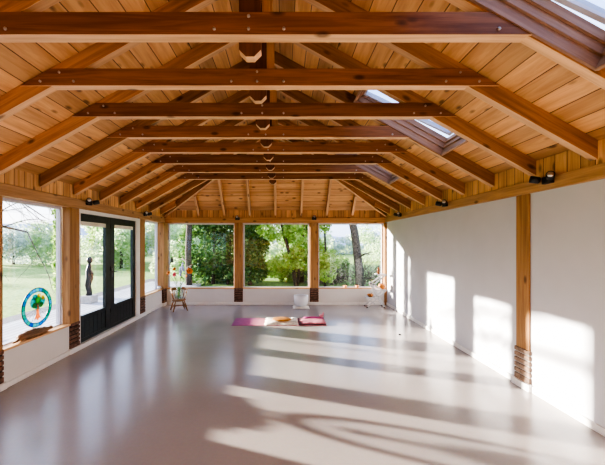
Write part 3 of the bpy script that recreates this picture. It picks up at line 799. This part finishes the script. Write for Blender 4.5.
# vase
vz = SH+0.004
va = tag(empty('glass_vase', (cx_, cy_, vz)), 'clear glass vase of cut flowers standing on the small chair', 'vase')
MB().lathe([(0, 0), (0.05, 0), (0.085, 0.03), (0.10, 0.10), (0.085, 0.18), (0.06, 0.23), (0.065, 0.29), (0.062, 0.29), (0.056, 0.23), (0.080, 0.18), (0.095, 0.10), (0.08, 0.034), (0, 0.012)], n=28).build('body', M['vase'], va)
def px2w(px, py, y): return Vector((px2x(px, y), y, H+(VPY-py)*y/FX))
def flower(px, py, dy, matn, label, kind='daisy', r=0.05):
    y = cy_+dy; tip = px2w(px, py, y); base = Vector((cx_+random.uniform(-.025, .025), cy_+random.uniform(-.025, .025), vz+0.025))
    e = tag(empty('cut_flower', base), label, 'flower', 'cut flowers in the glass vase')
    neck = Vector((cx_+random.uniform(-.03, .03), cy_+random.uniform(-.03, .03), vz+0.27))
    t = tip-base; nk = neck-base
    m = MB(); pts = [Vector((0, 0, 0)), nk*0.5, nk, nk.lerp(t, .5)+Vector((0, 0, 0.02)), t]; m.tube(pts, 0.0045, 6)
    for f in (0.25, 0.6):
        p = nk.lerp(t, f); d = Vector((random.uniform(-1, 1), random.uniform(-1, 1), 0.6)).normalized()*0.10; s_ = d.cross(Vector((0, 0, 1))).normalized()*0.014
        m.add([p, p+d*0.5+s_, p+d, p+d*0.5-s_], [(0, 1, 2, 3)])
    m.build('stem', M['stem'], e)
    m = MB()
    if kind == 'daisy':
        nrm = Vector((random.uniform(-.5, .5), -1, 0.45)).normalized(); a1 = nrm.orthogonal().normalized(); a2 = nrm.cross(a1)
        for k in range(12):
            an = 2*PI*k/12; d = a1*math.cos(an)+a2*math.sin(an); s_ = nrm.cross(d)
            m.add([t+d*0.01, t+d*r*0.6+s_*r*0.22+nrm*0.01, t+d*r, t+d*r*0.6-s_*r*0.22+nrm*0.01], [(0, 1, 2, 3)])
            m.add([t+d*0.01+nrm*.008, t+d*r*0.4+s_*r*0.2+nrm*0.025, t+d*r*.75+nrm*.02, t+d*r*0.4-s_*r*0.2+nrm*0.025], [(0, 1, 2, 3)])
        b = m.build('bloom', M[matn], e)
        MB().blob(t+nrm*0.015, 0.014).build('heart', M['fl_yc'], b)
    else:
        for i in range(26):
            q = t+Vector((random.uniform(-.022, .022), random.uniform(-.022, .022), -0.17+0.2*i/26)); m.blob(q, 0.02*(1.1-0.55*i/26), n=6)
        m.build('bloom', M[matn], e)
flower(168.6, 273, -0.05, 'fl_or', 'orange bloom at the left of the vase of flowers', r=0.055)
flower(174.5, 274.5, -0.1, 'fl_pk', 'pink bloom in the vase of flowers', r=0.065)
flower(174.3, 269, 0.05, 'fl_or', 'small orange bloom above the pink one in the vase', r=0.05)
flower(183.0, 263.5, 0.06, 'fl_bl', 'tall lavender blue spike of flowers in the vase', 'spike')
flower(180.5, 268.0, 0.02, 'fl_bl', 'shorter lavender blue spike of flowers in the vase', 'spike')
flower(189.5, 271, -0.02, 'fl_or', 'large orange bloom at the right of the vase', r=0.085)
flower(186.5, 276, -0.08, 'fl_or', 'small orange bloom low on the right of the vase', r=0.035)

# ------------------------------------------------------------------ folding white stand
sy_ = 7.9; so = Vector((px2x(375, sy_), sy_, 0))
st = tag(empty('folding_stand', so), 'white folding zigzag shelf stand in the far right corner', 'stand')
P = lambda px, py: (px2x(px, sy_)-so.x, H+(VPY-py)*sy_/FX)
def bar(name, a, b, w=0.016):
    (xa, za), (xb, zb) = P(*a), P(*b)
    for dy in (-0.11, 0.11):
        m = MB(); d = Vector((xb-xa, 0, zb-za)).normalized(); nrm = Vector((-d.z, 0, d.x))*w
        A, B = Vector((xa, dy, za)), Vector((xb, dy, zb)); yv = Vector((0, 0.008, 0))
        m.add([A-nrm-yv, A+nrm-yv, A+nrm+yv, A-nrm+yv, B-nrm-yv, B+nrm-yv, B+nrm+yv, B-nrm+yv], [(0,1,2,3),(7,6,5,4),(0,4,5,1),(1,5,6,2),(2,6,7,3),(3,7,4,0)])
        m.build(name, M['wpaint'], st)
bar('leg', (366.0, 306.1), (384.5, 290.0)); bar('leg', (383.0, 306.1), (370.5, 283.5))
bar('strut', (371.5, 284.5), (384.5, 274.5)); bar('strut', (370.8, 283.0), (383.5, 291.0)); bar('strut', (366.0, 297.5), (374, 303.5), 0.011)
def shelf(x0, x1, py):
    (xa, z), (xb, _) = P(x0, py), P(x1, py)
    m = MB(); n_ = 5
    for i in range(n_):
        a = xa+(xb-xa)*i/n_; m.box(a+0.004, a+(xb-xa)/n_-0.004, -0.13, 0.13, z, z+0.012)
    for dy in (-0.12, 0.12): m.box(xa, xb, dy-0.008, dy+0.008, z-0.014, z)
    return m.build('shelf', M['wpaint'], st), z+0.012+0.0
s1_, z1_ = shelf(375.5, 385, 274.3); s2_, z2_ = shelf(374.5, 385, 289.6); s3_, z3_ = shelf(365.5, 375, 297.4)
m = MB()
for px in (366.0, 383.0):
    for dy in (-0.11, 0.11):
        x, _ = P(px, 307); m.tube([(x, dy, 0), (x, dy, 0.035)], 0.016, 10)
m.build('foot', M['black'], st)
e = tag(empty('bottle', (px2x(378.5, sy_), sy_, z1_)), 'small dark brown bottle on the top of the white folding stand', 'bottle')
MB().lathe([(0, 0), (0.035, 0), (0.037, 0.01), (0.037, 0.10), (0.03, 0.125), (0.013, 0.145), (0.012, 0.17), (0, 0.17)], n=18).build('body', M['amber'], e)
MB().lathe([(0, 0.17), (0.016, 0.17), (0.016, 0.195), (0, 0.197)], n=14).build('cap', M['black'], e)
e = tag(empty('round_pot', (px2x(381.8, sy_), sy_, z2_)), 'round orange pot on the middle shelf of the folding stand', 'pot')
MB().lathe([(0, 0), (0.05, 0), (0.075, 0.02), (0.09, 0.07), (0.08, 0.115), (0.05, 0.14), (0.04, 0.14), (0.07, 0.11), (0.078, 0.07), (0.06, 0.03), (0, 0.015)], n=24).build('body', M['orange'], e)
e = tag(empty('small_bowl', (px2x(370.3, sy_), sy_, z3_)), 'small copper coloured singing bowl on the lowest shelf of the folding stand', 'bowl')
MB().lathe([(0, 0), (0.04, 0), (0.07, 0.03), (0.078, 0.075), (0.071, 0.075), (0.063, 0.035), (0.035, 0.01), (0, 0.01)], n=24).build('body', M['copper'], e)
e = tag(empty('striker', (px2x(370.3, sy_)+0.0, sy_, z3_+0.012)), 'short wooden striker standing in the copper bowl', 'striker')
MB().tube([(0, 0, 0), (0.05, 0.02, 0.10)], [0.012, 0.009], 8).build('stick', M['chair'], e)
for px, lab in ((345.5, 'orange tealight holder on the right back window sill, the left of two'), (357.5, 'orange tealight holder on the right back window sill, nearer the folding stand')):
    e = tag(empty('tealight_holder', (XB(px), D+0.03, SILL+0.026)), lab, 'candle holder', 'orange tealight holders')
    MB().lathe([(0, 0), (0.03, 0), (0.045, 0.02), (0.047, 0.06), (0.040, 0.06), (0.038, 0.02), (0, 0.01)], n=18).build('cup', M['tea'], e)
    MB().lathe([(0, 0.011), (0.018, 0.011), (0.018, 0.03), (0, 0.03)], n=12).build('candle', M['cush'], e)
e = tag(empty('small_cup', (-W-0.04, 7.93, SILL+0.026)), 'small white cup on the narrow left window sill near the corner', 'cup')
MB().lathe([(0, 0), (0.025, 0), (0.035, 0.03), (0.036, 0.08), (0.031, 0.08), (0.03, 0.03), (0, 0.008)], n=18).build('body', M['frost'], e)
MB().tube([(0.033, 0, 0.065), (0.055, 0, 0.06), (0.055, 0, 0.03), (0.033, 0, 0.025)], 0.004, 6).build('handle', M['frost'], e)

# ------------------------------------------------------------------ outdoors: ground
GZ = -0.12
# terrain: one mesh, lawn and hills in the distance
struct(MB().add([(-260, -60, GZ), (260, -60, GZ), (260, 330, GZ), (-260, 330, GZ)], [(0, 1, 2, 3)]).build('lawn', M['grass']), 'bright green lawn around the building', 'lawn')
struct(MB().box(-5.45, -W-wt-0.005, -3, 13.5, -0.11, -0.05).build('terrace', M['deckout']), 'pale grey plank terrace outside the left windows', 'terrace')
struct(MB().box(-6.1, -5.455, -3, 15, GZ+0.003, GZ+0.02).build('gravel_strip', M['gravel']), 'dark gravel strip along the terrace edge', 'path')
def ridge(name, pts, hs, depth, mat, label):
    m = MB(); vs = []; n_ = len(pts)
    for (x, y), h_ in zip(pts, hs):
        d = Vector((x, y, 0)).normalized()*depth
        vs += [(x, y, GZ-1), (x+d.x*0.4, y+d.y*0.4, h_), (x+d.x, y+d.y, GZ-1)]
    fs = []
    for i in range(n_-1):
        a = i*3; fs += [(a, a+3, a+4, a+1), (a+1, a+4, a+5, a+2)]
    m.add(vs, fs, True); return struct(m.build(name, mat), label, 'hill')
ptsL = []; hsL = []
for i in range(41):
    a = math.radians(178-140*i/40); ptsL.append((200*math.cos(a), 200*math.sin(a)))
    hsL.append(10.5+2.2*math.sin(i*0.6)+1.3*math.sin(i*1.7+1)-(1.5 if i > 24 else 0))
ridge('far_hill', ptsL, hsL, 60, M['hill'], 'blue hazy wooded hill on the horizon')

# ------------------------------------------------------------------ trees
def leaves_mesh(name, mat, blobs, count, size, parent, asp=0.6, rng=RNG):
    cen = []; vol = np.array([b[3]*b[4]*b[5] for b in blobs])**0.66; prob = vol/vol.sum()
    idx = rng.choice(len(blobs), count, p=prob); B = np.array(blobs, float)[idx]
    d = rng.normal(size=(count, 3)); d /= np.linalg.norm(d, axis=1)[:, None]
    r = rng.uniform(0.25, 1, count)**0.5
    cpt = B[:, :3]+d*r[:, None]*B[:, 3:6]
    nrm = rng.normal(size=(count, 3))+np.array([0, 0, 0.5]); nrm /= np.linalg.norm(nrm, axis=1)[:, None]
    a = np.cross(nrm, rng.normal(size=(count, 3))); a /= np.linalg.norm(a, axis=1)[:, None]; b = np.cross(nrm, a)
    s = size*rng.uniform(0.6, 1.3, count)[:, None]
    v = np.stack([cpt-a*s, cpt+b*s*asp, cpt+a*s, cpt-b*s*asp], 1).reshape(-1, 3)
    me = bpy.data.meshes.new(name); me.vertices.add(count*4); me.vertices.foreach_set('co', v.ravel().astype(np.float32))
    me.loops.add(count*4); me.loops.foreach_set('vertex_index', np.arange(count*4, dtype=np.int32))
    me.polygons.add(count); me.polygons.foreach_set('loop_start', np.arange(0, count*4, 4, dtype=np.int32))
    me.update(calc_edges=True); me.validate(); me.materials.append(mat)
    o = bpy.data.objects.new(name, me); C.objects.link(o); o.parent = parent
    return o
def trunk_mesh(mb, pts, r0, r1, n=9):
    k = len(pts)
    mb.tube(pts, [r0+(r1-r0)*i/(k-1) for i in range(k)], n)
def branchy(mb, p, d, length, r, depth, rnd, spread=0.6, gravity=0.05):
    pts = [p]; dd = d.normalized(); n_ = 5
    for i in range(n_):
        dd = (dd+Vector((rnd.uniform(-.22, .22), rnd.uniform(-.22, .22), rnd.uniform(-.15, .2)-gravity))).normalized()
        pts.append(pts[-1]+dd*length/n_)
    mb.tube(pts, [r*(1-0.6*i/n_) for i in range(n_+1)], 5 if depth < 2 else 7)
    if depth > 0:
        for i in (2, 3, 4, 5):
            ax = Vector((rnd.uniform(-1, 1), rnd.uniform(-1, 1), rnd.uniform(-1, 1)))
            nd = (dd+ax*spread).normalized()
            branchy(mb, pts[i], nd, length*rnd.uniform(.45, .7), r*0.45*(1-0.08*i), depth-1, rnd, spread, gravity)
def tree(name, x, y, trunks, blobs, mat, count, size, label, cat='tree', bark='bark', group=None, twigs=0, seed=1):
    e = tag(empty(name, (x, y, GZ)), label, cat, group)
    rnd = random.Random(seed)
    if trunks:
        m = MB()
        for pts, r0, r1 in trunks:
            trunk_mesh(m, [Vector(p) for p in pts], r0, r1)
            for _ in range(twigs):
                i = rnd.randint(1, len(pts)-1); p = Vector(pts[i]).lerp(Vector(pts[i-1]), rnd.random())
                a = rnd.uniform(0, 2*PI); branchy(m, p, Vector((math.cos(a), math.sin(a), 0.5)), rnd.uniform(.6, 1.3), r1*0.45, 1, rnd)
        m.build('trunk', M[bark], e)
    if count: leaves_mesh('foliage', M[mat], blobs, count, size, e)
    return e
def bl_rand(rnd, n, ext, rr):
    out = []
    for _ in range(n):
        out.append((rnd.uniform(-ext[0], ext[0]), rnd.uniform(-ext[1], ext[1]), rnd.uniform(ext[2], ext[3]), *(rnd.uniform(*rr) for _ in range(3))))
    return out
rn = random.Random(11)
wx = lambda px, y: (px-VPX)*y/FX+CX
# behind back window left
tree('tree', wx(189, 12.4), 12.4, [([(0, 0, 0), (-.03, 0, 1.4), (0.02, 0, 2.9), (0.1, 0, 4.6)], .13, .10)], [(0, .4, 4.3, 1.2, .9, .9)], 'lf_mid', 900, .07,
     'slim dark tree trunk outside the back window, just right of the flowers', twigs=3)
tree('holly_bush', wx(213, 13.2), 13.2, [([(0, 0, 0), (.05, 0, 1.5), (0, 0, 3)], .08, .04), ([(.6, 0, 0), (.7, 0, 1.5), (.75, 0, 3.2)], .06, .03)], bl_rand(rn, 34, (1.1, .6, .3, 3.6), (.4, .75)), 'lf_dark', 15000, .075,
     'dense dark green bush filling the left back window', 'bush', twigs=4)
# behind middle window
tree('evergreen_bush', wx(250, 12.9), 12.9, [([(0, 0, 0), (.02, 0, 1.5), (0, 0, 3.4)], .09, .05)], bl_rand(rn, 16, (.38, .4, .2, 3.5), (.32, .55)), 'lf_dark', 6500, .07,
     'narrow dark evergreen at the left of the middle back window', 'bush', twigs=3)
tree('tree', wx(287, 12.6), 12.6, [([(.35, 0, 0), (.2, 0, .9), (-.15, 0, 2.2), (-.5, 0, 3.6)], .085, .05), ([(.4, .1, 0), (.6, .1, 1.3), (.75, .1, 3.6)], .07, .04)],
     bl_rand(rn, 34, (1.05, .6, .3, 3.7), (.25, .5)), 'lf_lime', 6500, .075, 'twin stemmed tree with bright lime leaves outside the middle back window', twigs=4)
tree('tree', wx(301, 13.8), 13.8, [([(0, 0, 0), (.05, 0, 1.3), (-.05, 0, 2.6), (.1, 0, 4.2)], .12, .08)], bl_rand(rn, 16, (.7, .5, .3, 3.8), (.35, .6)), 'lf_mid', 4000, .08,
     'dark upright tree behind the right part of the middle back window', twigs=4)
# behind right window
tree('tree', wx(325, 12.2), 12.2, [([(0, 0, 0), (.03, 0, 1.3), (-.08, 0, 3.6)], .05, .03)], bl_rand(rn, 14, (.4, .5, .3, 3.4), (.22, .42)), 'lf_lime', 3200, .07,
     'lime leaved sapling at the left of the right back window', twigs=5)
tree('tree', wx(359.5, 11.7), 11.7, [([(.03, 0, 0), (-.02, 0, .8), (-.10, 0, 1.5), (-.18, 0, 2.1), (-.34, 0, 2.8), (-.55, 0, 4.2)], .165, .13)], [(0, .8, 4.2, 1, 1, .5)], 'lf_mid', 300, .07,
     'thick leaning tree trunk outside the right back window', twigs=3, bark='bark_l')
# undergrowth, and a shrub added to block sun from the left back window
for px, y, w_, h_, mt, lb_ in ((271, 14.3, .9, 1.1, 'lf_mid', 'low green undergrowth under the twin stemmed tree'), (300, 14.8, .9, 1.0, 'lf_lime', 'low lime undergrowth behind the twin stemmed tree'),
                               (328, 14.0, .8, 1.0, 'lf_mid', 'low green undergrowth at the left of the right back window'), (178, 15.0, .9, 1.5, 'lf_pale', 'low pale undergrowth behind the flowers on the small chair')):
    tree('undergrowth', wx(px, y), y, [], bl_rand(rn, 10, (w_, .5, .1, h_), (.3, .45)), mt, 3000, .07, lb_, 'bush')
tree('shade_shrub', -6.75, 9.95, [([(0, 0, 0), (0, 0, 2.4)], .05, .03)], [(0, 0, .5+.45*i, .24, .24, .34) for i in range(7)], 'lf_mid', 3200, .06, 'slim upright shrub added outside to shade the left back window', 'bush')
# brush pile
e = tag(empty('brush_pile', (wx(352, 12.9), 12.9, GZ)), 'tangle of dry brown branches heaped outside the right back window', 'brush', kind='stuff')
m = MB(); rb = random.Random(5)
for i in range(150):
    p = Vector((rb.uniform(-1.5, 1.4), rb.uniform(-.5, .5), rb.uniform(0, .25))); a = rb.uniform(0, 2*PI)
    branchy(m, p, Vector((math.cos(a), math.sin(a)*0.6, rb.uniform(.2, 1.2))), rb.uniform(.5, 1.1), .014, 1, rb, 0.8)
m.build('twigs', M['twig'], e)
# pale bushes behind everything
rq = random.Random(21)
far = []
spots_ = [(172, 21, 1.5, 3.4), (196, 24, 2.0, 3.8), (236, 22, 1.7, 3.0), (268, 25, 1.9, 4.6), (292, 23, 1.8, 3.5), (318, 26, 2.0, 3.2), (374, 30, 2.4, 3.3), (390, 27, 1.7, 3.0)]
labs = ['pale bush far behind the flowers on the small chair', 'pale bush glimpsed left of the dense holly', 'pale bush glimpsed behind the left back post', 'tall pale tree far behind the dark evergreen',
        'pale tree far behind the twin stemmed tree', 'pale bush far behind the right back post', 'pale bush in the meadow right of the leaning trunk', 'pale bush seen at the far right edge of the right back window']
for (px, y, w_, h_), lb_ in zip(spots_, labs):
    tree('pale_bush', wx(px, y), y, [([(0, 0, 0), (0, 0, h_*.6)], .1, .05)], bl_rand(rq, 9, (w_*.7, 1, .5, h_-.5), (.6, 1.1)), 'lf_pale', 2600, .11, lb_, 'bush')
# left view: bushes and trees across the lawn
left_sp = [(-27, 17, 2.6, 2.3, 'lf_pale'), (-30, 23, 3.0, 2.8, 'lf_haze'), (-24, 22, 2.2, 2.4, 'lf_pale'), (-21, 25, 2.2, 3.0, 'lf_haze'), (-17, 24, 2.0, 3.2, 'lf_pale'), (-15, 28, 2.2, 4.0, 'lf_pale'), (-12.5, 25, 1.8, 3.6, 'lf_mid'), (-10.5, 21, 1.5, 3.4, 'lf_pale'), (-9, 26, 1.7, 4.5, 'lf_haze')]
ll = ['pale low bush across the lawn at the left of the left window', 'hazy grey green bush across the lawn in the left window', 'pale bush at the right side of the left window view', 'hazy green bush across the lawn seen through the left door leaf',
      'pale bush across the lawn seen behind the bronze statue', 'tall pale tree between the two door leaves', 'mid green tree seen through the right door leaf', 'pale leafy tree seen through the right side of the doors', 'hazy tree seen through the narrow left window']
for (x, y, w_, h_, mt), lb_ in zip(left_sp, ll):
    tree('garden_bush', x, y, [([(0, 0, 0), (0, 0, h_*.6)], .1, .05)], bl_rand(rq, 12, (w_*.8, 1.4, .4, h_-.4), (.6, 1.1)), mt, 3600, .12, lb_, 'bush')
# distant tree lines
rr_ = random.Random(3)
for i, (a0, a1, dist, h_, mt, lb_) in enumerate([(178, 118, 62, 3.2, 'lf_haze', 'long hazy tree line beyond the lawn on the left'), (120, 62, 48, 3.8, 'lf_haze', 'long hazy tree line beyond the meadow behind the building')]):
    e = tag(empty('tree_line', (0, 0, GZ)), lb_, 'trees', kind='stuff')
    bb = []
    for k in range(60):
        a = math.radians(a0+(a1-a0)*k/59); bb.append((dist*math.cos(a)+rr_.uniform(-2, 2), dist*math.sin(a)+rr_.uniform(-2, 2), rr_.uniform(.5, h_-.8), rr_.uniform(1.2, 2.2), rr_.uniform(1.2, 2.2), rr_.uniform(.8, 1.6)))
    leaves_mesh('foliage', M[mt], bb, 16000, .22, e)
# bare tree whose branches hang into the left window's view
e = tag(empty('bare_tree', (-8.3, 6.6, GZ)), 'bare branched tree reaching over the lawn at the top of the left window', 'tree')
m = MB(); rb = random.Random(9)
trunk_mesh(m, [Vector((0, 0, 0)), Vector((.1, 0, 1.5)), Vector((0, .1, 3)), Vector((.1, 0, 5))], .16, .09)
for dz, az, ln in ((2.6, 70, 2.6), (3.1, 95, 3.0), (3.5, 60, 3.0), (3.9, 110, 3.0), (3.0, 40, 2.4), (4.3, 80, 3.2)):
    a = math.radians(az); branchy(m, Vector((0.05, .05, dz)), Vector((math.cos(a), math.sin(a), .02)), ln, .06, 2, rb, .55, .06)
m.build('trunk', M['bark_l'], e)

# statue on the terrace, garden bollard
sx_, sy2 = wx(88.5, 9.0), 9.0
e = tag(empty('garden_statue', (-5.15, 8.75, -0.05)), 'dark slender abstract statue on a pale stone block on the terrace', 'statue')
MB().box(-.16, .16, -.16, .16, 0, .20).build('plinth', M['stone'], e, bevel=.012)
m = MB(); m.tube([(0, 0, .20), (0.01, 0, .3), (-.03, 0, .48), (.02, 0, .68), (-.02, 0, .86), (.01, 0, 1.0), (.02, 0, 1.08)], [.085, .07, .08, .095, .065, .05, .035], 14)
m.blob((.02, 0, 1.17), .075, rz=1.25, n=14); m.tube([(.02, 0, .92), (.10, 0, .80), (.09, 0, .62)], [.035, .03, .02], 8)
m.build('figure', M['bronze'], e)
e = tag(empty('garden_bollard', (-7.9, 11.7, GZ)), 'thin black garden light post on the lawn outside the left window', 'light post')
MB().lathe([(0, 0), (.03, 0), (.03, .72), (0, .72)], n=10).build('pole', M['black'], e)
MB().lathe([(0, .72), (.06, .72), (.06, .80), (0, .82)], n=12).build('cap', M['black'], e)

# ------------------------------------------------------------------ light
w = bpy.data.worlds.new('World'); bpy.context.scene.world = w; w.use_nodes = True
nt = w.node_tree; nt.nodes.clear()
out = nt.nodes.new('ShaderNodeOutputWorld'); bg = nt.nodes.new('ShaderNodeBackground')
sky = nt.nodes.new('ShaderNodeTexSky'); sky.sky_type = 'NISHITA'; sky.sun_disc = False
sky.sun_elevation = math.radians(20); sky.sun_rotation = math.atan2(-SUN.x, -SUN.y); sky.air_density = 1.0; sky.dust_density = 2.0
tc = nt.nodes.new('ShaderNodeTexCoord'); no = nt.nodes.new('ShaderNodeTexNoise'); no.inputs['Scale'].default_value = 3; no.inputs['Detail'].default_value = 6
nt.links.new(tc.outputs['Generated'], no.inputs['Vector'])
cl = ramp(nt, no.outputs[0], [(0.35, (0.50, 0.70, 1.15)), (0.65, (0.78, 0.88, 1.12))])
sc = mixc(nt, 1.0, sky.outputs[0], (0.25, 0.25, 0.25), 'MULTIPLY')
nt.links.new(mixc(nt, 0.75, sc, cl), bg.inputs[0])
bg.inputs[1].default_value = 2.6
nt.links.new(bg.outputs[0], out.inputs[0])

sl = bpy.data.lights.new('sun', 'SUN'); sl.energy = 32.0; sl.angle = math.radians(0.9); sl.color = (1.0, 0.90, 0.76)
so_ = bpy.data.objects.new('sun', sl); C.objects.link(so_); so_.rotation_euler = SUN.to_track_quat('-Z', 'Y').to_euler(); so_.location = (-20, 12, 8)
# ------------------------------------------------------------------ camera
cd = bpy.data.cameras.new('camera'); cam = bpy.data.objects.new('camera', cd); C.objects.link(cam)
cam.location = (CX, 0, H); cam.rotation_euler = (PI/2, 0, 0)
cd.sensor_width = 36; cd.sensor_fit = 'HORIZONTAL'; cd.lens = FX/605*36
cd.shift_x = (302.5-VPX)/605; cd.shift_y = (VPY-232.5)/605; cd.clip_start = 0.02; cd.clip_end = 1000
bpy.context.scene.camera = cam
sc_ = bpy.context.scene
sc_.view_settings.view_transform = 'AgX'
sc_.view_settings.look = 'AgX - High Contrast'
sc_.view_settings.exposure = 0.2
